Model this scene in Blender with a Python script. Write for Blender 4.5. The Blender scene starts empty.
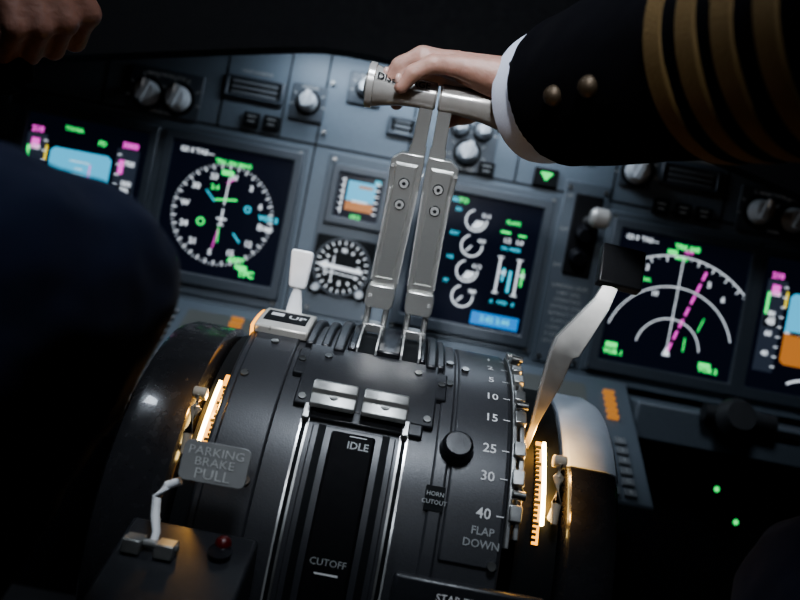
import bpy, bmesh, math, random
from math import sin, cos, radians, pi
from mathutils import Vector, Matrix
random.seed(4)
CAMZ = 0.82
PITCH = radians(20)
# cockpit frame (x right, y along the sight line, z square to it) -> world
W = Matrix.Translation((0, 0, CAMZ)) @ Matrix.Rotation(-PITCH, 4, 'X')
ID = Matrix.Identity(4)
LOC = {}
scene = bpy.context.scene
COL = scene.collection

# ------------------------------------------------------------------ materials
def mat(name, color, rough=0.5, metal=0.0, emit=None, es=0.0, nscale=60, nvar=0.15, bump=0.0, coat=0.0, alpha=1.0, brushed=False, sheen=0.0, spec=0.5):
    m = bpy.data.materials.new(name); m.use_nodes = True
    nt = m.node_tree; p = nt.nodes['Principled BSDF']
    p.inputs['Base Color'].default_value = (*color, 1)
    p.inputs['Roughness'].default_value = rough
    p.inputs['Metallic'].default_value = metal
    p.inputs['Coat Weight'].default_value = coat
    p.inputs['Alpha'].default_value = alpha
    p.inputs['Sheen Weight'].default_value = sheen
    p.inputs['Specular IOR Level'].default_value = spec
    if emit is not None:
        p.inputs['Emission Color'].default_value = (*emit, 1)
        p.inputs['Emission Strength'].default_value = es
        return m
    tc = nt.nodes.new('ShaderNodeTexCoord')
    mp = nt.nodes.new('ShaderNodeMapping')
    if brushed: mp.inputs['Scale'].default_value = (0.6, 6, 6)
    nz = nt.nodes.new('ShaderNodeTexNoise')
    nz.inputs['Scale'].default_value = nscale
    nz.inputs['Detail'].default_value = 5
    nt.links.new(tc.outputs['Object'], mp.inputs['Vector'])
    nt.links.new(mp.outputs['Vector'], nz.inputs['Vector'])
    mix = nt.nodes.new('ShaderNodeMix'); mix.data_type = 'RGBA'
    mix.inputs['A'].default_value = (*[c * (1 - nvar) for c in color], 1)
    mix.inputs['B'].default_value = (*[min(1, c * (1 + nvar)) for c in color], 1)
    nt.links.new(nz.outputs['Fac'], mix.inputs['Factor'])
    nt.links.new(mix.outputs['Result'], p.inputs['Base Color'])
    mr = nt.nodes.new('ShaderNodeMapRange')
    dr = 0.04 if brushed else 0.12
    mr.inputs['To Min'].default_value = max(0.03, rough - dr)
    mr.inputs['To Max'].default_value = min(1, rough + dr)
    nt.links.new(nz.outputs['Fac'], mr.inputs['Value'])
    nt.links.new(mr.outputs['Result'], p.inputs['Roughness'])
    if bump:
        bp = nt.nodes.new('ShaderNodeBump'); bp.inputs['Strength'].default_value = bump
        bp.inputs['Distance'].default_value = 0.002
        nt.links.new(nz.outputs['Fac'], bp.inputs['Height'])
        nt.links.new(bp.outputs['Normal'], p.inputs['Normal'])
    return m

M = {}
M['panel'] = mat('panel_paint', (0.105, 0.130, 0.155), 0.5, nscale=300, bump=0.08)
M['panel2'] = mat('panel_paint_dark', (0.072, 0.088, 0.105), 0.5, nscale=300, bump=0.08)
M['bezel'] = mat('bezel_grey', (0.048, 0.058, 0.070), 0.42, nscale=200)
M['seam'] = mat('seam_black', (0.004, 0.005, 0.006), 0.7, spec=0.2)
M['black'] = mat('matte_black', (0.005, 0.005, 0.006), 0.75, nscale=120, bump=0.1, spec=0.15)
M['boot'] = mat('rubber_black', (0.016, 0.017, 0.019), 0.55, nscale=120, bump=0.1)
M['drum'] = mat('quadrant_paint', (0.034, 0.035, 0.039), 0.36, nscale=700, nvar=0.3, bump=0.07)
M['drum2'] = mat('quadrant_plate', (0.018, 0.019, 0.022), 0.36, nscale=500, nvar=0.3, bump=0.05)
M['gloss'] = mat('gloss_black', (0.010, 0.010, 0.012), 0.22, nscale=100, coat=0.2)
M['wheel'] = mat('wheel_black', (0.020, 0.020, 0.022), 0.25, nscale=100, coat=0.4)
M['metal'] = mat('brushed_metal', (0.50, 0.50, 0.48), 0.30, 0.80, nscale=160, nvar=0.05, brushed=True)
M['worn'] = mat('worn_lever_metal', (0.40, 0.39, 0.37), 0.38, 0.75, nscale=60, nvar=0.3, bump=0.1)
M['bright'] = mat('polished_edge', (0.80, 0.80, 0.78), 0.22, 0.7, nscale=90, nvar=0.05, brushed=True)
M['cap'] = mat('cap_metal', (0.25, 0.25, 0.24), 0.36, 0.6, nscale=160, nvar=0.2)
M['metal2'] = mat('worn_steel', (0.38, 0.38, 0.37), 0.33, 0.85, nscale=140, nvar=0.25)
M['screw'] = mat('screw_steel', (0.3, 0.3, 0.29), 0.3, 1.0)
M['grip'] = mat('handle_grey', (0.36, 0.35, 0.33), 0.22, 0.3, nscale=70, coat=0.2)
M['cream'] = mat('cream_plastic', (0.42, 0.36, 0.28), 0.4)
M['white'] = mat('white_plastic', (0.9, 0.91, 0.92), 0.3)
M['grey'] = mat('wheel_grey', (0.55, 0.60, 0.67), 0.5)
M['knobgrey'] = mat('knob_grey', (0.45, 0.47, 0.49), 0.32)
M['key'] = mat('key_grey', (0.12, 0.13, 0.14), 0.5)
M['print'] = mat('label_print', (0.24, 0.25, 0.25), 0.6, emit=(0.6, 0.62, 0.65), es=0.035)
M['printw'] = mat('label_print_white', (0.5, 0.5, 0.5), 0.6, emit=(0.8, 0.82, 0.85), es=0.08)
M['plate'] = mat('acrylic_tag', (0.24, 0.24, 0.235), 0.25, nscale=40)
M['tagprint'] = mat('tag_print', (0.55, 0.55, 0.53), 0.6)
M['palemetal'] = mat('pale_plate', (0.48, 0.46, 0.42), 0.32, 0.3)
M['navy'] = mat('navy_trouser_cloth', (0.009, 0.012, 0.027), 0.9, nscale=1500, bump=0.12, sheen=0.04, spec=0.1)
M['jacket'] = mat('black_jacket_cloth', (0.003, 0.003, 0.0045), 0.95, nscale=1500, bump=0.1, sheen=0.01, spec=0.04)
M['shirt'] = mat('white_shirt_cloth', (0.52, 0.55, 0.64), 0.8, nscale=700, bump=0.15)
M['gold'] = mat('gold_braid', (0.095, 0.058, 0.016), 0.8, 0.05, nscale=500, bump=0.6)
M['brass'] = mat('brass_button', (0.05, 0.036, 0.022), 0.5, 0.6)
M['leather'] = mat('shoe_leather', (0.01, 0.01, 0.01), 0.35)
M['seat'] = mat('seat_fabric', (0.03, 0.03, 0.035), 0.9, nscale=400, bump=0.2)
M['floor'] = mat('floor_covering', (0.012, 0.012, 0.014), 0.9, nscale=200, bump=0.3)
M['wall'] = mat('lining_dark', (0.02, 0.021, 0.023), 0.8, nscale=30)
M['hair'] = mat('dark_hair', (0.015, 0.011, 0.008), 0.6, nscale=300)
# skin
def skinmat(name, c):
    m = mat(name, c, 0.48, nscale=160, nvar=0.22, bump=0.4)
    p = m.node_tree.nodes['Principled BSDF']
    p.inputs['Subsurface Weight'].default_value = 0.08
    p.inputs['Subsurface Scale'].default_value = 0.004
    return m
M['skin'] = skinmat('skin', (0.33, 0.195, 0.155))
M['skindim'] = skinmat('skin_dim', (0.19, 0.095, 0.07))  # left pilot's skin, dim light on the hand put into the colour
M['nail'] = mat('nail', (0.46, 0.31, 0.27), 0.28)
def em(name, c, s): return mat(name, (0.0, 0.0, 0.0), 0.4, emit=c, es=s)
M['scr'] = mat('screen_glass', (0.004, 0.005, 0.01), 0.22, emit=(0.010, 0.014, 0.034), es=0.25, spec=0.35)
M['eW'] = em('glow_white', (0.85, 0.92, 1), 1.15)
M['eG'] = em('glow_green', (0.08, 1, 0.22), 1.5)
M['eM'] = em('glow_magenta', (1, 0.12, 0.75), 1.2)
M['eC'] = em('glow_cyan', (0.1, 0.75, 1), 1.1)
M['eSky'] = em('glow_sky', (0.09, 0.5, 0.78), 1.1)
M['eBrn'] = em('glow_ground', (0.7, 0.26, 0.06), 0.7)
M['eTape'] = em('glow_tape', (0.1, 0.13, 0.2), 0.25)
M['eB'] = em('glow_blue', (0.03, 0.3, 0.85), 0.9)
M['eY'] = em('glow_yellow', (1, 0.8, 0.1), 1.2)
M['eO'] = em('glow_orange', (1, 0.42, 0.1), 0.45)
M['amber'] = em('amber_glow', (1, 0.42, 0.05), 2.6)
M['amberhot'] = em('amber_bright', (1, 0.72, 0.28), 22.0)
M['lcd'] = em('faded_lcd', (0.2, 0.23, 0.24), 0.3)
M['red'] = mat('red_lens', (0.06, 0.004, 0.004), 0.35, emit=(0.5, 0.02, 0.02), es=0.012)

# ------------------------------------------------------------------ builder
_tc = {}
def text_geo(s, bold):
    k = (s, bold)
    if k in _tc: return _tc[k]
    c = bpy.data.curves.new('t', 'FONT'); c.body = s; c.size = 1
    c.align_x = 'CENTER'; c.align_y = 'CENTER'; c.resolution_u = 2; c.offset = bold
    o = bpy.data.objects.new('t', c); COL.objects.link(o)
    dg = bpy.context.evaluated_depsgraph_get(); dg.update()
    me = bpy.data.meshes.new_from_object(o.evaluated_get(dg))
    r = ([tuple(v.co)[:2] for v in me.vertices], [tuple(p.vertices) for p in me.polygons])
    bpy.data.objects.remove(o); bpy.data.curves.remove(c); bpy.data.meshes.remove(me)
    _tc[k] = r
    return r

class B:
    def __init__(s, m=None):
        s.v = []; s.f = []; s.mi = []; s.mats = []; s.cur = 0
        if m: s.use(m)
    def use(s, m):
        m = M[m]
        if m not in s.mats: s.mats.append(m)
        s.cur = s.mats.index(m); return s
    def add(s, vs, fs):
        o = len(s.v); s.v += [tuple(v) for v in vs]
        for f in fs: s.f.append(tuple(i + o for i in f)); s.mi.append(s.cur)
        return s
    def loft(s, loops, caps=True):
        n = len(loops[0]); vs = [p for l in loops for p in l]; fs = []
        for i in range(len(loops) - 1):
            for j in range(n):
                k = (j + 1) % n
                fs.append((i*n+j, i*n+k, (i+1)*n+k, (i+1)*n+j))
        if caps:
            fs.append(tuple(range(n))[::-1]); fs.append(tuple((len(loops)-1)*n + j for j in range(n)))
        return s.add(vs, fs)
    def box(s, c, d, rot=None):
        x, y, z = [q / 2 for q in d]; c = Vector(c); loops = []
        for zz in (-z, z):
            l = [Vector(p) for p in ((-x, -y, zz), (x, -y, zz), (x, y, zz), (-x, y, zz))]
            if rot: l = [rot @ p for p in l]
            loops.append([p + c for p in l])
        return s.loft(loops)
    def tube(s, pts, rad, n=16, ref=None, flat=1.0):
        pts = [Vector(p) for p in pts]; loops = []
        for i, p in enumerate(pts):
            t = (pts[min(i+1, len(pts)-1)] - pts[max(i-1, 0)]).normalized()
            r = Vector(ref) if ref else (Vector((0, 0, 1)) if abs(t.z) < 0.9 else Vector((0, 1, 0)))
            u = t.cross(r).normalized(); w = u.cross(t).normalized()
            R = rad[i] if isinstance(rad, (list, tuple)) else rad
            loops.append([p + u*(R*cos(2*pi*j/n)) + w*(R*flat*sin(2*pi*j/n)) for j in range(n)])
        return s.loft(loops)
    def sphere(s, c, r, n=16, m=10):
        if not isinstance(r, (list, tuple)): r = (r, r, r)
        vs = [(c[0], c[1], c[2]-r[2])]; fs = []
        for i in range(1, m):
            a = -pi/2 + pi*i/m
            for j in range(n):
                b = 2*pi*j/n
                vs.append((c[0]+r[0]*cos(a)*cos(b), c[1]+r[1]*cos(a)*sin(b), c[2]+r[2]*sin(a)))
        vs.append((c[0], c[1], c[2]+r[2]))
        for j in range(n): fs.append((0, 1+(j+1) % n, 1+j))
        for i in range(m-2):
            for j in range(n):
                k = (j+1) % n
                fs.append((1+i*n+j, 1+i*n+k, 1+(i+1)*n+k, 1+(i+1)*n+j))
        for j in range(n): fs.append((len(vs)-1, 1+(m-2)*n+j, 1+(m-2)*n+(j+1) % n))
        return s.add(vs, fs)
    def bone(s, p0, r0, p1, r1, n=14):
        s.sphere(p0, r0, n, 8); s.sphere(p1, r1, n, 8)
        return s.tube([p0, p1], [r0, r1], n)
    def chain(s, pts, rad):
        for i in range(len(pts)-1): s.bone(pts[i], rad[i], pts[i+1], rad[i+1])
        return s
    def finger(s, pts, rad):
        """joints slightly fuller than the shafts between them"""
        P = []; Q_ = []
        for i in range(len(pts)):
            P.append(Vector(pts[i])); Q_.append(rad[i]*1.03)
            if i < len(pts)-1:
                P.append((Vector(pts[i])+Vector(pts[i+1]))/2); Q_.append((rad[i]+rad[i+1])/2*0.92)
        return s.chain(P, Q_)
    # ---- 2D drawing through a surface map
    def poly(s, mp, pts):
        return s.add([mp(*p) for p in pts], [tuple(range(len(pts)))])
    def rect(s, mp, cx, cy, w, h):
        return s.poly(mp, [(cx-w/2, cy-h/2), (cx+w/2, cy-h/2), (cx+w/2, cy+h/2), (cx-w/2, cy+h/2)])
    def line(s, mp, x0, y0, x1, y1, w):
        d = Vector((x1-x0, y1-y0)); L = d.length or 1; n = Vector((-d.y, d.x))/L*w/2
        return s.poly(mp, [(x0-n.x, y0-n.y), (x1-n.x, y1-n.y), (x1+n.x, y1+n.y), (x0+n.x, y0+n.y)])
    def arc(s, mp, cx, cy, r, w, a0, a1, n=32):
        vs = []; fs = []
        for i in range(n+1):
            a = radians(a0+(a1-a0)*i/n)
            vs += [mp(cx+(r-w/2)*sin(a), cy+(r-w/2)*cos(a)), mp(cx+(r+w/2)*sin(a), cy+(r+w/2)*cos(a))]
        for i in range(n): fs.append((2*i, 2*i+1, 2*i+3, 2*i+2))
        return s.add(vs, fs)
    def disc(s, mp, cx, cy, r, n=24):
        return s.poly(mp, [(cx+r*cos(2*pi*i/n), cy+r*sin(2*pi*i/n)) for i in range(n)])
    def ticks(s, mp, cx, cy, r0, r1, w, a0, a1, step):
        a = a0
        while a <= a1 + 1e-6:
            t = radians(a); s.line(mp, cx+r0*sin(t), cy+r0*cos(t), cx+r1*sin(t), cy+r1*cos(t), w); a += step
        return s
    def text(s, mp, t, cx, cy, size, bold=0.015, ang=0, sx=1.0):
        vs, fs = text_geo(t, bold); c, q = cos(ang), sin(ang)
        return s.add([mp(cx+(x*sx*c-y*q)*size, cy+(x*sx*q+y*c)*size) for x, y in vs], fs)

def put(o, parent, wc):
    if parent is not None:
        o.parent = parent; o.location = Vector(wc) - LOC[parent.name]
    else: o.location = wc
    LOC[o.name] = Vector(wc)
def tag(o, label=None, category=None, group=None, kind=None):
    if label: o['label'] = label
    if category: o['category'] = category
    if group: o['group'] = group
    if kind: o['kind'] = kind
def make(b, name, parent=None, space=W, bevel=0, seg=2, angle=35, remesh=0, smooth_it=0, disp=0, **kw):
    vs = [space @ Vector(v) for v in b.v]
    lo = Vector([min(v[i] for v in vs) for i in range(3)]); hi = Vector([max(v[i] for v in vs) for i in range(3)])
    c = (lo+hi)/2
    me = bpy.data.meshes.new(name); me.from_pydata([v-c for v in vs], [], b.f)
    for m in b.mats: me.materials.append(m)
    for p, i in zip(me.polygons, b.mi): p.material_index = i
    bm = bmesh.new(); bm.from_mesh(me); bmesh.ops.recalc_face_normals(bm, faces=bm.faces); bm.to_mesh(me); bm.free()
    for p in me.polygons: p.use_smooth = True
    me.set_sharp_from_angle(angle=radians(angle))
    o = bpy.data.objects.new(name, me); COL.objects.link(o)
    put(o, parent, c)
    if bevel:
        mo = o.modifiers.new('bevel', 'BEVEL'); mo.width = bevel; mo.segments = seg; mo.limit_method = 'ANGLE'; mo.angle_limit = radians(40)
        mo.harden_normals = False
    if remesh:
        mo = o.modifiers.new('remesh', 'REMESH'); mo.mode = 'VOXEL'; mo.voxel_size = remesh; mo.use_smooth_shade = True
    if smooth_it:
        mo = o.modifiers.new('smooth', 'SMOOTH'); mo.factor = 0.5; mo.iterations = smooth_it
    if disp:
        tx = bpy.data.textures.new(name+'_folds', 'CLOUDS'); tx.noise_scale = 0.05; tx.noise_depth = 2
        mo = o.modifiers.new('folds', 'DISPLACE'); mo.texture = tx; mo.strength = disp; mo.mid_level = 0.5
    tag(o, **kw); return o
def make_each(b, name, parent=None, **kw):
    """one object per connected piece of the builder"""
    par = list(range(len(b.v)))
    def find(i):
        while par[i] != i: par[i] = par[par[i]]; i = par[i]
        return i
    for f in b.f:
        r = find(f[0])
        for i in f[1:]: par[find(i)] = r
    groups = {}
    for k, f in enumerate(b.f): groups.setdefault(find(f[0]), []).append(k)
    out = []
    for ks in groups.values():
        nb = B(); nb.mats = b.mats; idx = {}
        for k in ks:
            for i in b.f[k]:
                if i not in idx: idx[i] = len(nb.v); nb.v.append(b.v[i])
            nb.f.append(tuple(idx[i] for i in b.f[k])); nb.mi.append(b.mi[k])
        out.append(make(nb, name, parent, **kw))
    return out
def empty(name, wc, parent=None, **kw):
    o = bpy.data.objects.new(name, None); o.empty_display_size = 0.02; COL.objects.link(o)
    put(o, parent, Vector(wc)); tag(o, **kw); return o

# ------------------------------------------------------------------ room
def wbox(name, lo, hi, m, parent=None, **kw):
    b = B(m); b.box([(lo[i]+hi[i])/2 for i in range(3)], [hi[i]-lo[i] for i in range(3)])
    return make(b, name, parent, ID, **kw)
wbox('floor', (-1.1, -1.0, -0.04), (1.1, 1.7, 0), 'floor', kind='structure')
wbox('ceiling', (-1.1, -1.0, 1.7), (1.1, 1.7, 1.74), 'wall', kind='structure')
wbox('wall_left', (-1.14, -1.0, 0), (-1.1, 1.7, 1.7), 'wall', kind='structure')
wbox('wall_right', (1.1, -1.0, 0), (1.14, 1.7, 1.7), 'wall', kind='structure')
wbox('wall_back', (-1.1, -1.04, 0), (1.1, -1.0, 1.7), 'wall', kind='structure')
wbox('wall_front', (-1.1, 1.7, 0), (1.1, 1.74, 1.7), 'wall', kind='structure')

# ------------------------------------------------------------------ instrument panel
PY = 1.06; S = PY/778.0     # panel drawing unit
def PM(cx, cz, y): return lambda u, v: ((cx+u)*S, y, (cz+v)*S)
def pbox(b, a0, a1, b0, b1, y0, y1):
    return b.box(((a0+a1)/2*S, (y0+y1)/2, (b0+b1)/2*S), ((a1-a0)*S, y1-y0, (b1-b0)*S))
def pframe(b, a0, a1, b0, b1, t, y0, y1, bot=None):
    bot = bot or t
    o = [(a0, b0), (a1, b0), (a1, b1), (a0, b1)]; i = [(a0+t, b0+bot), (a1-t, b0+bot), (a1-t, b1-t), (a0+t, b1-t)]
    L = lambda pts, y: [(p[0]*S, y, p[1]*S) for p in pts]
    return b.loft([L(o, y1), L(o, y0), L(i, y0), L(i, y1)], caps=False)
b = B('panel'); pbox(b, -560, 560, -44, 262, PY, PY+0.02)
panel = make(b, 'instrument_panel', bevel=0.002, label='grey painted flight deck instrument panel carrying screens and knobs', category='instrument panel')
def sub(a0, a1, b0, b1, m='panel2'):
    b = B(m); pbox(b, a0, a1, b0, b1, PY-0.003, PY+0.004)
    return make(b, 'panel_plate', panel, bevel=0.0015)
sub(-408, -116, -34, 132); sub(-8, 138, -30, 132); sub(190, 500, -34, 128)
sub(141, 187, -34, 150); sub(-96, -26, -30, 132)
sub(-560, -420, -34, 132)
b = B('seam')
for a0, b0, a1, b1 in [(-420, 137, 500, 137), (-112, -40, -112, 228), (-330, 137, -330, 228), (-212, 137, -212, 228), (-150, 137, -150, 228),
                       (-20, 137, -20, 228), (188, 137, 188, 228), (300, 137, 300, 210), (90, 137, 90, 228)]:
    b.line(PM(0, 0, PY-0.0008), a0, b0, a1, b1, 1.6)
make_each(b, 'panel_seam', panel)
b = B('screw')
for a, z in [(-400, 125), (-124, 125), (-400, -27), (-124, -27), (-262, -27), (-3, 126), (132, 126), (-3, -25), (132, -25), (196, 122), (343, 122),
             (196, -28), (343, -28), (146, 143), (182, 143), (146, -28), (182, -28), (-90, 126), (-32, 126), (-90, -24), (-32, -24), (-106, 200), (-106, 150), (196, 200), (120, 200)]:
    b.tube([(a*S, PY-0.0055, z*S), (a*S, PY, z*S)], 0.0028, 10)
make_each(b, 'panel_screw', panel)
b = B('panel2'); pbox(b, 236, 560, -86, -50, 0.99, PY+0.03)
pbox(b, -560, -236, -86, -50, 0.99, PY+0.03)
make_each(b, 'lower_ledge', panel, bevel=0.004)
b = B('seam'); pbox(b, 300, 390, -60, -54, 0.984, 0.99); make(b, 'ledge_slot', panel)
b = B('black'); pbox(b, -560, 560, -480, -88, 1.07, 1.1)
make(b, 'kick_panel', panel)
b = B('boot')
b.tube([(0.435, 0.985, -0.07), (0.435, 0.96, -0.066), (0.435, 0.945, -0.06)], [0.02, 0.026, 0.018], 20)
b.tube([(0.40, 0.975, -0.066), (0.49, 0.975, -0.066)], 0.011, 14)
make(b, 'yoke_boot', label='black rubber column boot on the ledge below the panel', category='boot')
for i, (a, z) in enumerate([(348, -127), (373, -156), (392, -120)]):
    b = B('eG' if i < 2 else 'eY'); b.sphere((a*S, 1.066, z*S), 0.0042 if i < 2 else 0.002)
    b.use('black'); b.tube([(a*S, 1.064, z*S), (a*S, 1.072, z*S)], 0.006, 14)
    make(b, 'indicator_lamp', label='tiny glowing green indicator lamp on dark lower panel', category='indicator lamp', group='lamps below the ledge')

# glareshield
def g(a): return 230 - 0.235*max(0, (math.sqrt((abs(a)-105)**2+600)) - 24 if abs(a) > 105 else 0)
k = 0.95/778
def arch(y, up, top=0.5):
    As = [-620+20*i for i in range(63)]
    return [(a*k, y, g(a)*k+up) for a in As] + [(620*k, y, top), (-620*k, y, top)]
b = B('black')
def strip(y0, y1, up, top):
    A = arch(y0, up, top); C = arch(y1, up, top); b.loft([A, C])
strip(0.93, 0.955, 0.0, 0.48); strip(0.955, 1.3, 0.045, 0.48)
make(b, 'glareshield', bevel=0, angle=50, label='matte black padded glareshield arching over the instrument panel', category='glareshield')

# ---- display units
def display(ca, cb, w, h, draw, label, bw=9, bot=12, name='display_unit', group='flight deck screens'):
    root = empty(name, W @ Vector((ca*S, PY, cb*S)), label=label, category='display screen', group=group)
    b = B('bezel'); pframe(b, ca-w/2-bw, ca+w/2+bw, cb-h/2-bot, cb+h/2+bw, bw, PY-0.009, PY-0.0005, bot)
    make(b, 'bezel', root, bevel=0.0018)
    b = B('scr'); pbox(b, ca-w/2-0.5, ca+w/2+0.5, cb-h/2-0.5, cb+h/2+0.5, PY-0.004, PY-0.0005)
    make(b, 'screen', root)
    b = B(); draw(b, PM(ca, cb, PY-0.0045)); make(b, 'screen_symbols', root)
    return root

def draw_nd_rose(b, m):
    b.use('eW'); b.ticks(m, 0, -2, 46, 51, 1.3, 0, 355, 10); b.ticks(m, 0, -2, 48.5, 51, 0.7, 5, 355, 10)
    for i, t in enumerate(['33', 'N', '3', '6', 'E', '12', '15', 'S', '21', '24', 'W', '30']):
        a = radians(30*i-30+8); b.text(m, t, 39*sin(a), -2+39*cos(a), 8, 0.03)
    b.line(m, -5, -6, 5, -6, 1.6); b.line(m, 0, 4, 0, -12, 1.6); b.line(m, -3, -12, 3, -12, 1.2)
    b.line(m, 0, 8, 1, 36, 1.3)
    b.text(m, 'GS 0', -46, 56, 7, 0.02); b.text(m, 'TAS---', -28, 56, 7, 0.02)
    b.use('eM'); b.line(m, -4, -36, -1, -16, 1.0); b.line(m, -1, 30, 7, 36, 1.4)
    b.use('eG'); b.text(m, 'TRK 354 MAG', 2, 50, 6, 0.04); b.text(m, 'VOR 1', -46, -56, 7, 0.03)
    b.text(m, 'ARPT', 22, -44, 7, 0.05); b.text(m, 'TFC', 34, -56, 9, 0.06); b.line(m, -10, 12, 12, 15, 1.8); b.rect(m, 28, -50, 12, 4); b.arc(m, -20, -12, 3.5, 1.5, 0, 360, 12); b.rect(m, -2, 40, 12, 5)
    b.text(m, '2.4', -12, 24, 7, 0.03); b.line(m, -1, -14, 0, -30, 1.2)
    b.use('eC'); b.text(m, 'VOR 2', 46, 2, 7, 0.04); b.line(m, 14, -18, 22, -26, 1.4); b.line(m, -20, 20, -10, 10, 1.2); b.arc(m, 24, 8, 3, 1.4, 0, 360, 10)
    b.use('eW'); b.text(m, 'DME', 46, -8, 6, 0.04)
def draw_pfd(b, m):
    b.use('eSky'); b.poly(m, [(-34, -6), (28, -6), (28, 30), (24, 34), (-30, 34), (-34, 30)])
    b.use('eBrn'); b.poly(m, [(-34, -6), (-34, -34), (-30, -38), (24, -38), (28, -34), (28, -6)])
    m2 = lambda u, v: (m(u, v)[0], m(u, v)[1]-0.0006, m(u, v)[2])
    b.use('eTape'); b.rect(m, -49, -2, 20, 92); b.rect(m, 43, -2, 22, 92)
    b.use('eW')
    for i in range(9):
        z = -42+i*10; b.line(m2, -42, z, -38, z, 1.2); b.line(m2, 33, z, 37, z, 1.2)
    for i in range(4):
        b.text(m2, str(40+20*i), -50, -30+20*i, 7, 0.03); b.text(m2, str(200*i+100), 46, -30+20*i, 7, 0.03)
    b.line(m2, -34, -6, 28, -6, 1.2)
    for i, w in enumerate([8, 14, 8, 20]): b.line(m2, -3-w/2, 2+i*7, -3+w/2, 2+i*7, 0.8)
    b.use('seam'); b.rect(m2, -22, -6, 14, 3.5); b.rect(m2, 16, -6, 14, 3.5); b.rect(m2, -3, -6, 3.5, 3.5); b.rect(m2, 44, 2, 16, 10); b.rect(m2, -50, 2, 14, 10)
    m3 = lambda u, v: (m(u, v)[0], m(u, v)[1]-0.0012, m(u, v)[2])
    b.use('eW'); b.text(m3, '80', 45, 2, 9, 0.05); b.text(m3, '45', -50, 2, 9, 0.05); b.arc(m, -3, -84, 34, 2, -35, 35, 20)
    b.use('eM'); b.text(m, '210', -50, 48, 8, 0.05); b.text(m, '5000', 44, 48, 8, 0.05); b.rect(m2, -50, 34, 8, 10); b.rect(m2, 38, 26, 5, 14); b.line(m2, 8, -20, 8, 22, 1.2)
    b.use('eG'); b.text(m, 'TO/GA', -14, 54, 6, 0.03); b.text(m, 'FD', 16, 45, 7, 0.03); b.text(m, 'STD', 44, -54, 7, 0.03); b.rect(m2, -56, 20, 3, 22)
    b.use('eY'); b.rect(m2, -38, 26, 2, 16)
def draw_map(b, m):
    cy = -46
    b.use('eW')
    b.arc(m, 0, cy, 95, 1.1, -52, 50, 40); b.ticks(m, 0, cy, 89, 95, 1.1, -50, 50, 10); b.ticks(m, 0, cy, 92, 95, 0.7, -45, 45, 10)
    b.arc(m, 0, cy, 64, 1.1, -75, 72, 36); b.arc(m, 0, cy, 32, 1.1, -82, 82, 30)
    b.line(m, 0, cy+6, 0, cy+95, 1.0); b.poly(m, [(-4, cy-5), (4, cy-5), (0, cy+6)])
    b.text(m, '3', -34, 32, 8, 0.03); b.text(m, '5', 30, 26, 8, 0.03); b.text(m, '6', 46, 14, 8, 0.03); b.text(m, '10', -22, 8, 7, 0.03)
    b.text(m, 'GS 0', -54, 59, 6.5, 0.02); b.text(m, 'TAS---', -36, 59, 6.5, 0.02)
    b.use('eM')
    for i in range(7):
        t0 = i/7; t1 = t0+0.10; b.line(m, 25*t0+1, cy+88*t0, 25*t1+1, cy+88*t1, 2.4)
    b.text(m, '354', 4, 54, 6, 0.02)
    b.use('eG'); b.text(m, 'TRK 045', 2, 58, 7, 0.05); b.text(m, 'MAG', -2, 47, 5.5, 0.04); b.rect(m, -12, 52, 10, 4)
    b.text(m, 'VOR 1', -52, -57, 7, 0.05); b.text(m, 'VOR 2', 44, -58, 7, 0.05); b.rect(m, -55, -50, 12, 5); b.rect(m, 40, -53, 12, 4); b.line(m, 16, -44, 16, -30, 1.2); b.line(m, 27, -22, 31, -8, 1.0)
    b.text(m, 'TERR', -34, 20, 5, 0.02)
def draw_engine(b, m):
    b.use('eW')
    cx = -3
    for i, z in enumerate([40, 14.5, -11, -36.5]):
        b.arc(m, cx, z, 10.5, 1.6, 80, 340, 24)
        if i in (0, 2): b.poly(m, [(cx, z)] + [(cx+8*sin(radians(q)), z+8*cos(radians(q))) for q in range(90, 211, 20)])
        else: b.line(m, cx, z, cx-5, z-6, 1.5)
        b.text(m, ['21.4', '410', '61.2', '980'][i], cx+9, z+6, 5, 0.04)
    b.use('eC'); b.text(m, 'TAT +18c', -36, 57, 6, 0.03); b.text(m, 'N1', -22, 48, 5, 0.03); b.text(m, 'EGT', -22, 24, 5, 0.03); b.text(m, 'N2', -22, 0, 5, 0.03); b.text(m, 'FF', -22, -24, 5, 0.03)
    b.text(m, 'OIL PRESS', 36, 18, 4.5, 0.03); b.text(m, 'A   HYD   B', 37, -36, 5, 0.03)
    b.use('eW')
    for x in (28, 47):
        b.rect(m, x, -9, 2.0, 36)
        b.poly(m, [(x+1, -6), (x+7, -3), (x+7, -9)])
        b.line(m, x-3, 9, x+3, 9, 1.3); b.line(m, x-3, -27, x+3, -27, 1.3)
    b.text(m, '1.2   1.4', 37, 26, 6, 0.05)
    b.use('eG'); b.text(m, 'TO', -19, 57, 7, 0.03); b.text(m, 'FLAPS', 34, 44, 5.5, 0.03); b.rect(m, 52, -8, 2, 18); b.rect(m, 28, 34, 10, 2.4); b.rect(m, 45, 33, 8, 2)
    b.use('eC'); b.rect(m, 40, -14, 3, 22); b.rect(m, 33, -8, 2, 14)
    b.use('eB'); b.rect(m, 33, -55, 48, 13)
    m2 = lambda u, v: (m(u, v)[0], m(u, v)[1]-0.0006, m(u, v)[2])
    b.use('eC'); b.text(m2, '3.42 3.44', 33, -55, 8, 0.03)
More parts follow.
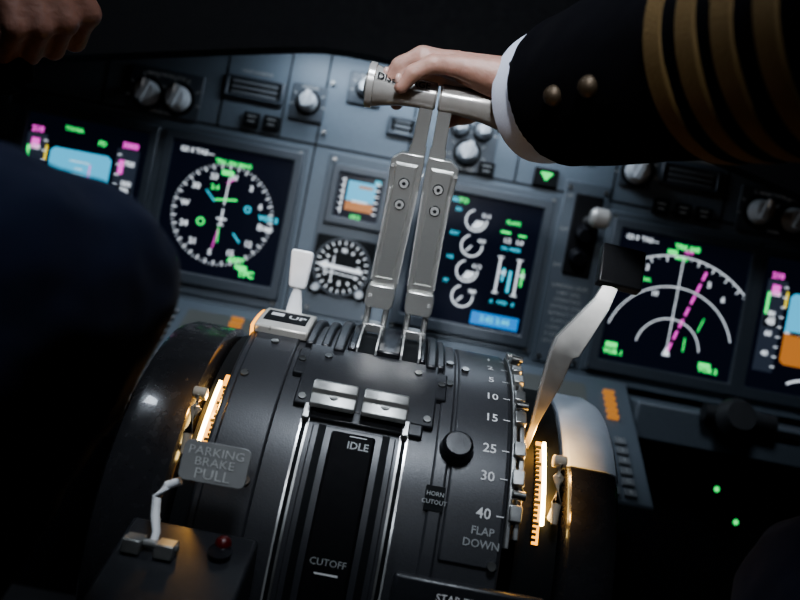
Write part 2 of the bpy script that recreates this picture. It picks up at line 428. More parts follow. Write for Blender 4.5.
def draw_standby(b, m):
    b.use('eSky'); b.rect(m, 2, 6, 28, 20); b.use('eBrn'); b.rect(m, 2, -9, 28, 9); b.rect(m, 6, 11, 14, 3)
    b.use('eW'); b.rect(m, -16, 0, 1.2, 36)
    m2 = lambda u, v: (m(u, v)[0], m(u, v)[1]-0.0006, m(u, v)[2])
    for i in range(6): b.line(m2, -19, -14+6*i, -15, -14+6*i, 1.3); b.line(m2, 16, -14+6*i, 20, -14+6*i, 1.3)
    b.line(m2, -6, -4, 10, -4, 1.5)
    b.use('eC'); b.text(m, '80', 17, 18, 6, 0.04); b.use('eG'); b.text(m, '1013', 0, -19.5, 5.5, 0.04)
display(-336, 52, 122, 128, draw_pfd, 'square screen showing blue and brown attitude display with tapes')
display(-190, 52, 122, 128, draw_nd_rose, 'square dark screen showing a full white compass rose')
display(63, 52, 122, 128, draw_engine, 'square screen with stacked round engine gauges and blue box')
display(270, 46, 132, 132, draw_map, 'square screen with concentric white arcs and magenta dashed track')
display(416, 46, 128, 132, draw_pfd, 'square screen showing blue and brown attitude display beside map screen')
display(-60, 92, 44, 44, draw_standby, 'small square standby attitude screen with blue and brown fields', bw=8, bot=8, name='standby_display')

# round gauge
root = empty('radio_magnetic_gauge', W @ Vector((-63*S, PY, 21*S)), label='round black gauge with white ticks and thick white pointer bar', category='gauge')
b = B('seam'); pbox(b, -63-30, -63+30, 21-30, 21+30, PY-0.006, PY-0.0005); make(b, 'gauge_case', root, bevel=0.003)
b = B('bezel'); b.loft([[( (-63+r*cos(2*pi*j/40))*S, y, (21+r*sin(2*pi*j/40))*S) for j in range(40)] for r, y in ((29, PY-0.006), (29, PY-0.009), (27, PY-0.009), (27, PY-0.006))], caps=False); make(b, 'gauge_ring', root)
b = B('seam'); b.tube([(-63*S, PY-0.0075, 21*S), (-63*S, PY-0.004, 21*S)], 27*S, 40); make(b, 'dial', root)
b = B('eW'); m = PM(-63, 21, PY-0.0082)
b.ticks(m, 0, 0, 22.5, 26, 1.3, 0, 350, 15)
for i, t in enumerate(['N', '', '', 'E', '', '', 'S', '', '', 'W', '', '']):
    a = radians(30*i)
    if t: b.text(m, t, 16.5*sin(a), 16.5*cos(a), 6, 0.05)
    else: b.line(m, 16*sin(a), 16*cos(a), 19*sin(a), 19*cos(a), 2)
b.line(m, -21, 0, 21, -2, 3.8); b.line(m, -18, -6, 18, -8, 1.0); b.line(m, -9, 10, -9, -13, 1.2); b.poly(m, [(-24, 0), (-15, 5), (-15, -5)])
make(b, 'dial_markings', root)
b = B('knobgrey')
for x in (-22, 22): b.tube([((-63+x)*S, PY-0.006, (21-24)*S), ((-63+x)*S, PY-0.016, (21-24)*S)], [0.006, 0.005], 16)
make_each(b, 'gauge_knob', root)

# knob panels
def knob(parent, a, z, r, m='knobgrey', name='knob', depth=0.022):
    b = B(m); y = PY-0.003
    b.use('seam'); b.tube([(a*S, y, z*S), (a*S, y-0.004, z*S)], r*1.25*S, 24)
    b.use(m); b.tube([(a*S, y-0.004, z*S), (a*S, y-0.006, z*S), (a*S, y-depth*.7, z*S), (a*S, y-depth, z*S)], [r*S, r*S, r*.8*S, r*.7*S], 24)
    b.box((a*S, y-depth, z*S), (r*.5*S, 0.01, r*1.7*S), Matrix.Rotation(0.3, 3, 'Y'))
    b.use('printw'); b.rect(PM(a, z, y-depth-0.0055), 0, r*.5, r*.2, r*.6)
    return make(b, name, parent, bevel=0.0008)
def kpanel(a0, a1, b0, b1, knobs, txt, label, group='selector panels'):
    b = B('bezel'); pbox(b, a0, a1, b0, b1, PY-0.004, PY-0.0005)
    root = make(b, 'selector_panel', bevel=0.0015, label=label, category='control panel', group=group)
    for a, z, r in knobs: knob(root, a, z, r)
    b = B('print')
    for t, a, z, s in txt: b.text(PM(a, z, PY-0.0045), t, 0, 0, s, 0.02)
    for a, z, r in knobs: b.ticks(PM(a, z, PY-0.0045), 0, 0, r*1.4, r*1.4+4, 1.2, -100, 100, 40)
    make(b, 'panel_lettering', root)
kpanel(-306, -232, 136, 182, [(-285, 155, 13), (-254, 155, 13)], [('MAIN PANEL DUs', -270, 176, 5), ('LOWER DU', -270, 139, 4)], 'dark grey selector panel with two cream rotary knobs')
kpanel(314, 392, 132, 178, [(335, 153, 13), (369, 151, 13)], [('MAIN PANEL DUs', 352, 172, 5), ('NORM', 352, 136, 4)], 'dark selector panel with two cream rotary knobs near panel end')
kpanel(-144, -110, 158, 194, [(-127, 176, 10)], [('STEERING', -127, 191, 4)], 'small square plate with one dark rotary switch')
kpanel(12, 66, 138, 196, [(27, 180, 8), (50, 180, 8), (38, 156, 11)], [('N1 SET', 38, 191, 6), ('SPD REF', 38, 140, 6)], 'selector panel with clustered grey knobs behind the levers')
kpanel(192, 224, 154, 186, [(208, 170, 13)], [], 'round grey knob on small square plate')
kpanel(-90, -56, 184, 216, [(-73, 200, 8)], [], 'small plate with dark round knob under glareshield')
def vent(a, z, w=60, h=24):
    b = B('bezel'); pframe(b, a-w/2, a+w/2, z-h/2, z+h/2, 4, PY-0.006, PY-0.0005)
    root = make(b, 'warning_annunciator', bevel=0.003, seg=3, label='oval framed dark annunciator with horizontal bars', category='annunciator', group='annunciators above screens')
    b = B('seam'); pbox(b, a-w/2+3, a+w/2-3, z-h/2+3, z+h/2-3, PY-0.002, PY-0.0005); make(b, 'recess', root)
    b = B('key')
    for i in range(3): pbox(b, a-w/2+7, a+w/2-7, z-7+i*5.5, z-4+i*5.5, PY-0.004, PY-0.001)
    make_each(b, 'annunciator_bar', root, bevel=0.0005)
vent(-182, 179); vent(262, 174); vent(-30, 170, 30, 20); vent(110, 178, 44, 20); vent(150, 178, 28, 16)
for a, z in [(-179, 149), (-159, 149), (238, 140), (260, 140), (281, 140), (60, 144)]:
    b = B('seam'); pbox(b, a-8, a+8, z-7, z+7, PY-0.006, PY-0.0005); b.use('print'); b.rect(PM(a, z, PY-0.0066), 0, 3, 9, 1.3); b.rect(PM(a, z, PY-0.0066), 0, -2, 7, 1.2)
    make(b, 'push_button', bevel=0.001, label='small square black push button switch on grey panel', category='button', group='push buttons above screens')
b = B('seam'); pbox(b, 108, 132, 138, 156, PY-0.006, PY-0.0005)
gl = make(b, 'gear_light', bevel=0.001, label='black square lamp housing with glowing green triangle', category='indicator light')
b = B('eG'); mm = PM(120, 147, PY-0.0066); b.poly(mm, [(-6, 4), (6, 4), (0, -4)]); b.rect(mm, 0, 4, 12, 2.4); make(b, 'lamp_symbol', gl)
# landing gear lever
root = empty('landing_gear_lever', W @ Vector((167*S, PY, 98*S)), label='vertical black slot with white wheel shaped gear knob', category='lever')
b = B('black'); pbox(b, 153, 181, 56, 138, PY-0.006, PY-0.0005); make(b, 'lever_gate', root, bevel=0.004)
b = B('metal2'); b.tube([(168*S, PY-0.004, 112*S), (172*S, PY-0.035, 113*S)], [0.006, 0.005], 14); make(b, 'lever_shaft', root)
b = B('grip'); b.tube([(164*S, PY-0.042, 113*S), (168*S, PY-0.042, 113*S), (180*S, PY-0.042, 113*S), (184*S, PY-0.042, 113*S)], [0.009, 0.0135, 0.0135, 0.009], 24)
make(b, 'gear_knob', root, bevel=0.002)
b = B('gloss'); b.tube([(166*S, PY-0.006, 100*S), (166*S, PY-0.03, 95*S)], [0.012, 0.009], 18); b.tube([(166*S, PY-0.006, 75*S), (166*S, PY-0.02, 72*S)], [0.014, 0.009], 18); make_each(b, 'lever_boot', root)
b = B('print'); m = PM(0, 0, PY-0.0036)
for i, t in enumerate(['LANDING GEAR', 'LIMIT (IAS)', 'OPERATING', 'EXTEND 270K', 'RETRACT 235K', 'FLAPS LIMIT', '1-250K 15-200K', '5-250K 25-190K', '10-210K 40-162K']):
    b.text(m, t, 164, 44-i*7, 5, 0.01)
b.text(m, 'UP', 147, 134, 5); b.text(m, 'OFF', 147, 100, 5); b.text(m, 'DN', 147, 64, 5)
b.text(PM(0, 0, PY-0.001), 'BRAKE TEMP', 40, 215, 6); b.text(PM(0, 0, PY-0.001), 'YAW DAMPER', -182, 196, 5); b.text(PM(0, 0, PY-0.001), 'AUTO BRAKE', 110, 194, 5); b.text(PM(0, 0, PY-0.001), 'BELOW G/S P-INHIBIT', 262, 192, 5)
make(b, 'panel_lettering', panel)

# ------------------------------------------------------------------ control display units on the forward stand
Tp = Vector((0, 1.045, -0.052)); Sl = Vector((0, -0.187, -0.122)); Nn = Vector((0, -0.547, 0.837)); SLn = Sl.length; Su = -Sl.normalized()
def CM(cx, h): return lambda u, v: Vector((cx+u, 0, 0)) + Tp + Sl + Su*v + Nn*h
def cdu(sgn):
    cx = 0.215*sgn
    def bx(b, x0, x1, v0, v1, h0, h1):
        m0, m1 = CM(cx, h0), CM(cx, h1); q = [(x0, v0), (x1, v0), (x1, v1), (x0, v1)]
        b.loft([[m0(*p) for p in q], [m1(*p) for p in q]])
    b = B('panel2'); bx(b, -0.105, 0.105, 0, SLn, -0.05, 0)
    root = make(b, 'control_display_unit', bevel=0.003, label='grey keypad unit with small screen set in sloping stand', category='keypad', group='keypad units beside quadrant')
    b = B('lcd'); bx(b, -0.055, 0.045, 0.115, 0.20, 0, 0.002); make(b, 'unit_screen', root)
    b = B('eO')
    if sgn > 0:
        for i in range(5): bx(b, 0.068, 0.082, 0.140+i*0.012, 0.1445+i*0.012, 0, 0.006)
    else:
        for i in range(5): bx(b, 0.004, 0.020, 0.140+i*0.012, 0.1445+i*0.012, 0.003, 0.009)
    make_each(b, 'lit_key', root)
    b = B('key')
    for r in range(6):
        for c in range(9): bx(b, -0.085+c*0.0195, -0.071+c*0.0195, 0.008+r*0.017, 0.019+r*0.017, 0, 0.005)
    for i in range(5): bx(b, -0.08, -0.066, 0.125+i*0.015, 0.133+i*0.015, 0, 0.005)
    make_each(b, 'key', root, bevel=0.001)
    b = B('print')
    for r in range(6):
        for c in range(9): b.text(CM(cx, 0.0055), random.choice('ABCDEFGHIJKLMNOPRSTUVXYZ0123456789'), -0.078+c*0.0195, 0.0135+r*0.017, 0.008)
    make(b, 'key_lettering', root)
cdu(1); cdu(-1)
wbox('forward_stand', (-0.32, 0.86, 0), (0.32, 0.97, 0.27), 'black', label='black forward aisle stand below the keypads', category='console')

# ------------------------------------------------------------------ throttle quadrant
YC, ZC, R = 0.78, -0.24, 0.20
def D(x, ph, r): p = radians(ph); return (x, YC-r*sin(p), ZC+r*cos(p))
def slab(b, x0, x1, p0, p1, r0, r1, n=None):
    n = n or max(2, int(abs(p1-p0)/3)+1)
    loops = []
    for i in range(n+1):
        p = p0+(p1-p0)*i/n
        loops.append([D(x0, p, r0), D(x1, p, r0), D(x1, p, r1), D(x0, p, r1)])
    return b.loft(loops)
def DM(xc, phc, r): return lambda u, v: D(xc+u, phc-math.degrees(v/r), r)
Q = empty('throttle_quadrant', W @ Vector((0, YC, ZC)), label='dark grey drum shaped throttle quadrant with levers and trim wheels', category='throttle quadrant')
b = B('drum'); slab(b, -0.128, 0.112, -70, 112, 0.05, R)
make(b, 'housing', Q, bevel=0.004, seg=3)
b = B('drum')
slab(b, -0.122, -0.082, -20, 100, R-0.01, R+0.003)
slab(b, 0.050, 0.062, -20, 100, R-0.01, R+0.0025)
slab(b, 0.064, 0.110, -20, 75, R-0.01, R+0.002)
make_each(b, 'housing_band', Q, bevel=0.002)
wc = W @ Vector((0, YC, ZC))
wbox('pedestal_base', (-0.128, wc.y-0.198, 0), (0.112, wc.y+0.19, wc.z+0.0), 'drum', Q, bevel=0.006)
b = B('drum2')
for x in (-0.072, -0.058, 0.047): slab(b, x-0.004, x+0.004, -15, 24, R-0.005, R+0.006)
slab(b, -0.050, -0.040, -22, 26, R-0.005, R+0.009); slab(b, 0.034, 0.043, -22, 26, R-0.005, R+0.009)
make_each(b, 'rib', Q, bevel=0.002)
b = B('gloss')
slab(b, -0.038, -0.030, -22, 24, R-0.01, R+0.008); slab(b, -0.012, 0.010, -22, 24, R-0.01, R+0.010); slab(b, 0.027, 0.033, -22, 24, R-0.01, R+0.008)
make_each(b, 'slot_sleeve', Q, bevel=0.002)
b = B('seam'); slab(b, -0.030, 0.027, -22, 24, R-0.01, R+0.002); make(b, 'slot_floor', Q)
b = B('bright')
for x in (-0.0295, -0.0125, 0.0105, 0.0265): slab(b, x-0.0009, x+0.0009, -15, 24, R, R+0.0097)
make_each(b, 'slot_edge', Q)
b = B('drum2')
slab(b, -0.070, 0.046, 24, 46, R-0.002, R+0.0055); slab(b, -0.078, 0.054, 27, 37, R-0.002, R+0.0054); slab(b, -0.060, 0.038, 44, 49, R-0.002, R+0.005)
make(b, 'cover_plate', Q, bevel=0.0015)
b = B('screw')
def scr(b, x, ph, r, rad=0.0032):
    b.tube([D(x, ph, r-0.001), D(x, ph, r+0.0015)], rad, 12)
for x, ph in [(-0.073, 32), (0.049, 32), (-0.064, 44), (0.040, 44), (-0.052, 29), (0.028, 29)]: scr(b, x, ph, R+0.0055)
for x, ph in [(-0.102, 26), (-0.116, 40), (-0.09, 66), (0.056, 20), (0.056, 30), (0.07, 22), (0.105, 74), (-0.072, 8), (0.047, 8)]: scr(b, x, ph, R+0.0035, 0.0035)
make_each(b, 'screw', Q)
# fuel lever track
b = B('drum'); slab(b, -0.050, 0.018, 50, 104, R-0.004, R+0.002); make(b, 'fuel_track', Q, bevel=0.001)
b = B('black'); slab(b, -0.034, 0.002, 51, 104, R-0.004, R+0.0045)
make(b, 'track_cover', Q, bevel=0.0025)
b = B('bright')
for x in (-0.0595, 0.0265): slab(b, x-0.0008, x+0.0008, 44, 104, R-0.002, R+0.003)
make_each(b, 'track_rail', Q)
b = B('metal2')
for x in (-0.0545, 0.0215): slab(b, x-0.0009, x+0.0009, 44, 104, R-0.002, R+0.003)
make_each(b, 'track_rail', Q)
b = B('seam')
for x in (-0.057, 0.024): slab(b, x-0.0016, x+0.0016, 44, 104, R-0.002, R+0.0015)
for x in (-0.042, 0.010): slab(b, x-0.0030, x+0.0030, 50, 104, R-0.002, R+0.0026)
make_each(b, 'track_slot', Q)
b = B('print'); b.text(DM(-0.014, 54.2, R+0.0047), 'IDLE', 0.003, 0, 0.0088, 0.02); make(b, 'idle_lettering', Q)
b = B('print'); b.text(DM(-0.016, 79.5, R+0.0047), 'CUTOFF', 0, 0, 0.0074, 0.0); make(b, 'cutoff_lettering', Q)
b = B('printw'); b.rect(DM(-0.016, 81.8, R+0.0047), 0, 0, 0.018, 0.0014); b.rect(DM(-0.012, 52.0, R+0.0047), 0, 0, 0.014, 0.0008); make_each(b, 'track_mark', Q)
def fuel_lever(xc):
    root = empty('fuel_lever', W @ Vector(D(xc, 46, R)), Q)
    b = B('metal2'); b.tube([D(xc, 46, R-0.01), D(xc, 45, R+0.018)], 0.004, 12); make(b, 'lever_stem', root)
    b = B('cap'); sx = 0.0185
    loops = []
    for x, hh in ((-sx, .92), (-sx+.0015, 1), (sx-.0015, 1), (sx, .92)):
        prof = [(42.6, 0.012), (41.4, 0.019), (42.4, 0.0225), (44.4, 0.0215), (45.0, 0.0180), (47.4, 0.0165), (47.9, 0.0135), (47.5, 0.0110)]
        loops.append([D(xc+x, 44.8+(p-44.8)*hh, R+0.012+(h-0.012)*hh) for p, h in prof])
    b.loft(loops); make(b, 'lever_knob', root, bevel=0.0006)
fuel_lever(-0.0375); fuel_lever(0.0045)
b = B('metal2')
for x in (-0.057, 0.024): slab(b, x-0.003, x+0.003, 46, 50, R+0.001, R+0.009)
make_each(b, 'lever_detent', Q, bevel=0.001)
# thrust levers
def L(x, t, e): return (x, 0.77-0.2989*t-0.9543*e, -0.04+0.9543*t-0.2989*e)
def thrust(sg):
    c0 = -0.0005
    def xc(t): return c0 + sg*(0.0205 - 0.0052*min(1, max(0, t/0.18)))
    xs = lambda t: c0 + sg*(0.0094 - 0.001*(t-0.18)/0.05)
    root = empty('thrust_lever', W @ Vector(L(xc(0), 0, 0)), Q)
    def lo(rows, e0, e1, b, f=xc):
        b.loft([[L(f(t)+dl, t, e0), L(f(t)+dr, t, e0), L(f(t)+dr, t, e1), L(f(t)+dl, t, e1)] for t, dl, dr in rows])
    b = B('metal')
    def row(t, inn, out): return (t, -out, inn) if sg < 0 else (t, -inn, out)
    lo([row(0.050, .0130, .0110), row(0.058, .0142, .0122), row(0.10, .0145, .0124), row(0.150, .0145, .0142), row(0.168, .0142, .0158), row(0.176, .0142, .0158), row(0.183, .0134, .0075)], -0.010, 0.0075, b)
    make(b, 'lever_plate', root, bevel=0.001)
    # raised centre web with bevelled edge
    b = B('metal')
    rws = [row(0.062, .0095, .0088), row(0.10, .0100, .0090), row(0.150, .0100, .0104), row(0.166, .0098, .0120), row(0.1745, .0098, .0120)]
    rws2 = [row(0.065, .0072, .0066), row(0.10, .0077, .0068), row(0.150, .0077, .0082), row(0.1645, .0076, .0096), row(0.1718, .0076, .0096)]
    b.loft([[L(xc(t)+dl, t, 0.007), L(xc(t)+dr, t, 0.007), L(xc(u)+er, u, 0.0105), L(xc(u)+el, u, 0.0105)] for (t, dl, dr), (u, el, er) in zip(rws, rws2)])
    make(b, 'centre_web', root)
    b = B('metal')
    lo([(0.176, -.0078, .0078), (0.190, -.0076, .0076), (0.192, -.0064, .0064), (0.236, -.0062, .0062)], -0.007, 0.006, b, xs)
    make(b, 'lever_stem', root, bevel=0.001)
    b = B('metal2')
    lo([(-0.030, -.0115, -.0060), (0.03, -.0115, -.0060), (0.062, -.0115, -.0060)], -0.008, 0.006, b)
    lo([(-0.030, .0060, .0115), (0.03, .0060, .0115), (0.062, .0060, .0115)], -0.008, 0.006, b)
    make_each(b, 'lever_leg', root, bevel=0.0012)
    b = B('metal')
    lo([(0.033, -.0115, .0115), (0.038, -.0135, .0135), (0.048, -.0138, .0138), (0.056, -.0120, .0120)], -0.009, 0.0125, b)
    make(b, 'lever_foot', root, bevel=0.0012)
    b = B('metal2'); lo([(0.006, -.0115, .0115), (0.015, -.0115, .0115)], -0.004, 0.008, b); make(b, 'lever_crossbar', root, bevel=0.001)
    b = B('bright')
    for t in (0.156, 0.136): b.tube([L(xc(t), t, 0.009), L(xc(t), t, 0.0120)], 0.0042, 18)
    b.tube([L(xc(.17)+sg*0.014, .17, 0.006), L(xc(.17)+sg*0.014, .17, 0.0088)], 0.0016, 12)
    b.tube([L(xc(.045)+sg*0.0095, .045, 0.0120), L(xc(.045)+sg*.0095, .045, 0.0132)], 0.002, 12)
    make_each(b, 'lever_screw', root)
    b = B('seam')
    for t in (0.156, 0.136):
        b.tube([L(xc(t), t, 0.0102), L(xc(t), t, 0.0108)], 0.0052, 18)
        b.tube([L(xc(t), t, 0.0118), L(xc(t), t, 0.0123)], 0.0018, 6)
    make_each(b, 'screw_socket', root)
    b = B('bright')
    for s2, w_ in ((-sg, 0.0136), (sg, 0.0118)):
        lo([(0.060, s2*w_-.0008, s2*w_+.0008), (0.150, s2*w_-.0008, s2*w_+.0008)], 0.0, 0.0092, b)
    make_each(b, 'edge_ridge', root)
    cy, cz = L(0, 0.236, 0.0)[1:]
    pr = [(0.001, 0.0105), (0.003, 0.0125), (0.020, 0.0125), (0.034, 0.0135), (0.050, 0.0165), (0.0575, 0.0186), (0.0582, 0.0203), (0.0635, 0.0208), (0.0645, 0.0196), (0.0648, 0.0150)]
    b = B('grip'); b.tube([(c0+sg*x, cy, cz) for x, r in pr], [r for x, r in pr], 36, ref=(0, 0, 1))
    b.use('metal2'); b.tube([(c0+sg*0.0645, cy, cz), (c0+sg*0.0668, cy, cz)], [0.011, 0.0095], 24)
    make(b, 'lever_handle', root)
    if sg < 0:
        def hm(u, v):
            x = c0 - 0.045 + u; r = 0.0152 + 0.0035*max(0, (-u)/0.014) + 0.0012; a = v/r + 0.25
            return (x, cy - r*cos(a), cz + r*sin(a))
        b = B('seam'); b.text(hm, 'DISENGAGE', 0.0130, 0, 0.0088, 0.02); make(b, 'handle_lettering', root)
thrust(-1); thrust(1)
# speed brake plate + lever
b = B('palemetal'); slab(b, -0.1255, -0.076, 5, 22, R+0.001, R+0.010)
make(b, 'speed_brake_plate', Q, bevel=0.002)
b = B('seam'); slab(b, -0.1205, -0.081, 9, 18, R+0.008, R+0.0104)
make(b, 'plate_label', Q)
b = B('printw'); r_ = R+0.0109
b.text(DM(-0.1, 14.0, r_), 'UP', 0.009, 0, 0.014, 0.02); b.rect(DM(-0.1, 13, r_), -0.010, 0, 0.012, 0.010)
make(b, 'plate_lettering', Q)
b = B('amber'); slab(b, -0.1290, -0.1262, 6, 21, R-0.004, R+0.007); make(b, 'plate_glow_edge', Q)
lv = empty('speed_brake_lever', W @ Vector(D(-0.099, 6, R)), Q)
P0 = Vector(D(-0.0995, 6, R+0.006)); up = Vector((0, -0.22, 0.975))
b = B('white'); b.tube([P0, P0+up*0.018, P0+up*0.032], [0.0085, 0.0060, 0.0032], 16, flat=0.6); make(b, 'lever_shaft', lv, bevel=0.0006)
b = B('white'); b.loft([[P0+up*t+Vector((sx*w, 0, 0))+Vector((0, sy*0.005, 0)) for sx, sy in ((-1, -1), (1, -1), (1, 1), (-1, 1))] for t, w in ((0.028, .0075), (0.032, .0088), (0.062, .0108), (0.066, .0100))])
make(b, 'lever_tip', lv, bevel=0.002)
# flap gate
b = B('metal2')
slab(b, 0.112, 0.116, 2, 70, R-0.02, R+0.004)
dets = [5, 12, 18, 24, 31.5, 39, 48, 55, 63]
for i, p in enumerate(dets): slab(b, 0.113, 0.1225, p-2.2, p+1.4, R-0.01, R+0.009)
slab(b, 0.118, 0.1225, 2, 68, R-0.012, R+0.004)
make(b, 'flap_gate', Q, bevel=0.001)
b = B('screw')
for p in (14, 36, 59): b.tube([D(0.113, p, R+0.012), D(0.123, p, R+0.012)], 0.0035, 12)
make_each(b, 'gate_roller', Q)
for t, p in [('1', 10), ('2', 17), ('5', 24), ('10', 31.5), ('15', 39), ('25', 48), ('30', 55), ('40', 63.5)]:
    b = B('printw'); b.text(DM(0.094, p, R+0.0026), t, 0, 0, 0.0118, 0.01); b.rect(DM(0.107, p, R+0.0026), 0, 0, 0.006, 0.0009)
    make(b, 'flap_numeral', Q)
b = B('print'); b.text(DM(0.095, 67.3, R+0.0026), 'FLAP', 0, 0, 0.0085, 0.01); b.text(DM(0.095, 70.0, R+0.0026), 'DOWN', 0, 0, 0.0085, 0.01)
make(b, 'flap_lettering', Q)
b = B('seam'); slab(b, 0.0475, 0.0625, 59.5, 65, R, R+0.0030); make(b, 'horn_placard', Q)
b = B('print')
b.text(DM(0.055, 61.3, R+0.0034), 'HORN', 0, 0, 0.0048, 0.01); b.text(DM(0.055, 63.1, R+0.0034), 'CUTOUT', 0, 0, 0.0048, 0.01)
make(b, 'horn_lettering', Q)
b = B('gloss'); b.tube([D(0.067, 50, R), D(0.067, 50, R+0.004), D(0.067, 50, R+0.012), D(0.067, 50, R+0.014)], [0.0150, 0.0135, 0.0125, 0.010], 28)
make(b, 'round_button', Q, bevel=0.001)
b = B('drum2'); slab(b, 0.034, 0.150, 78.5, 104, R-0.004, R+0.010); make(b, 'trim_switch_plate', Q, bevel=0.003)
b = B('printw'); b.text(DM(0.086, 81.8, R+0.0106), 'STAB TRIM', 0, 0, 0.0080, 0.01); make(b, 'plate_lettering', Q)
# flap lever
fl = empty('flap_lever', W @ Vector((0.13, 0.655, -0.085)), Q)
b = B('worn')
rows = [((0.1290, 0.668, -0.105), 0.0025, .0025, 0), ((0.1310, 0.658, -0.080), 0.0032, .0025, 0), ((0.1365, 0.650, -0.045), 0.0080, .0025, 0), ((0.1395, 0.646, -0.020), 0.0095, .0025, 0.1),
        ((0.1430, 0.645, -0.012), 0.0105, .0025, 0.6), ((0.1640, 0.643, 0.028), 0.0065, .0025, 0.6), ((0.169, 0.645, 0.044), 0.006, .0025, 0.2)]
b.loft([[Vector(p)+Vector((sx*w, sy*d - sx*w*0.3, -sx*w*q)) for sx, sy in ((-1, -1), (1, -1), (1, 1), (-1, 1))] for p, w, d, q in rows])
make(b, 'lever_arm', fl, bevel=0.0006, angle=12)
b = B('bright'); e_ = [(Vector(p)+Vector((-w, 0.3*w-0.0026, q*w)), Vector(p)+Vector((-w+0.0022, 0.3*w-0.0032, q*w))) for p, w, d, q in rows[1:6]]
b.loft([[a_, c_, c_+Vector((0, 0.0012, 0)), a_+Vector((0, 0.0012, 0))] for a_, c_ in e_]); make(b, 'arm_edge', fl)
b = B('drum2')
rt = Matrix.Rotation(radians(3), 3, 'Y') @ Matrix.Rotation(radians(-20), 3, 'X')
b.box((0.176, 0.650, 0.060), (0.037, 0.012, 0.036), rt); make(b, 'lever_handle', fl, bevel=0.0018, seg=3)
b = B('key'); b.box(Vector((0.176, 0.650, 0.060)) + rt @ Vector((0, 0.001, 0.0175)), (0.035, 0.010, 0.003), rt); make(b, 'handle_top', fl, bevel=0.001)
# trim indicator strips, pointers, wheels
def trim(sg, off):
    X = lambda x: off + sg*x
    def sl(b, x0, x1, *a): slab(b, min(X(x0), X(x1)), max(X(x0), X(x1)), *a)
    b = B('seam'); sl(b, 0.122, 0.155, -40, 100, 0.10, 0.176); make(b, 'trim_indicator', Q)
    xa, xb = (0.1345, 0.1395) if sg > 0 else (0.141, 0.147)
    b = B('amber'); sl(b, xa, xb, 37 if sg > 0 else 34, 67, 0.176, 0.1780); make(b, 'indicator_light', Q)
    b = B('amberhot'); sl(b, xb, xb+0.0026, 38, 62, 0.176, 0.182); make(b, 'indicator_light_strip', Q)
    b = B('seam')
    for i in range(20): sl(b, xa-0.0015, xa+(0.0025 if i % 4 else 0.0042), 39+i*1.4, 39.7+i*1.4, 0.176, 0.1795)
    make(b, 'indicator_scale', Q)
    b = B('cream')
    x0 = X(0.1485 if sg > 0 else 0.1555)
    b.tube([D(x0, 62, 0.188), D(x0, 57, 0.193), D(x0, 51, 0.196), D(x0, 48, 0.199)], [0.0025, 0.0040, 0.0048, 0.0048], 12)
    b.tube([D(x0-0.0055, 47.3, 0.199), D(x0+0.0055, 47.3, 0.199)], 0.0052, 14)
    b.tube([D(x0, 60, 0.17), D(x0, 58, 0.19)], 0.003, 10)
    make(b, 'trim_pointer', Q, bevel=0.0008)
    w = empty('trim_wheel', W @ Vector((X(0.178), YC, ZC)), Q)
    Rw = 0.176 if sg > 0 else 0.181
    xo = 0.208 if sg > 0 else 0.218
    prof = [(0.159, 0.120), (0.159, Rw-.008), (0.161, Rw-.003), (0.165, Rw), (xo-0.013, Rw), (xo-0.004, Rw-.004), (xo, Rw-.011), (xo, 0.150), (xo-0.004, 0.142), (xo-0.012, 0.136), (xo-0.018, 0.12), (xo-0.018, 0.03), (0.168, 0.03), (0.168, 0.11)]
    def rev(b, prof, p0, p1, n, caps):
        b.loft([[D(X(x), p0+(p1-p0)*i/n, r) for x, r in prof] for i in range(n+1)], caps)
    b = B('wheel'); rev(b, prof, 0, 360, 96, False); make(b, 'wheel_rim', w)
    b = B('metal2'); b.tube([(X(0.150), YC, ZC), (X(0.205), YC, ZC)], 0.034, 24); make(b, 'wheel_hub', w)
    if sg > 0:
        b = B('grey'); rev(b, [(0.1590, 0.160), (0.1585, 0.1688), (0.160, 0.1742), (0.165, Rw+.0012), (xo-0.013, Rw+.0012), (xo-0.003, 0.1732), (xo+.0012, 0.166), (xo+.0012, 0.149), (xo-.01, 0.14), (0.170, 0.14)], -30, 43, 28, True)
        make(b, 'wheel_grey_sector', w)  # light grey sector over the upper part of the rim
    b = B('gloss'); b.tube([D(X(0.21), 150, 0.10), D(X(0.24), 150, 0.10)], 0.012, 16); make(b, 'crank_handle', w)
trim(1, 0.004); trim(-1, 0.004+0.006)

# parking brake console
root = empty('parking_brake', (-0.12, 0.44, CAMZ-0.40), label='parking brake lever with grey lettered tag and red lamp', category='parking brake')
b = B('drum2'); b.box((-0.116, 0.423, (CAMZ-0.377)/2), (0.094, 0.10, CAMZ-0.377)); make(b, 'brake_housing', root, ID, bevel=0.003)
b = B('plate')
cen = Vector((-0.109, 0.562, -0.1415)); hw, hh = 0.0245, 0.0145
rr = Matrix.Rotation(radians(-0.5), 3, 'Y') @ Matrix.Rotation(radians(-14), 3, 'X')
def rp(t):
    pts = []
    for cx_, cz_, a0 in ((hw-.005, hh-.005, 0), (-hw+.005, hh-.005, 90), (-hw+.005, -hh+.005, 180), (hw-.005, -hh+.005, 270)):
        for i in range(5):
            a = radians(a0+i*22.5); pts.append(cen + rr @ Vector((cx_+.005*cos(a), t, cz_+.005*sin(a))))
    return pts
b.loft([rp(-0.0018), rp(0.0018)]); make(b, 'brake_tag', root, bevel=0.0005)
b = B('tagprint')
pm_ = lambda u, v: cen + rr @ Vector((u, -0.0024, v))
for t, v in (('PARKING', 0.0075), ('BRAKE', 0.0), ('PULL', -0.0085)): b.text(pm_, t, 0, v, 0.0088 if v > -.005 else .0108, -0.012, sx=1.12)
make(b, 'tag_lettering', root)
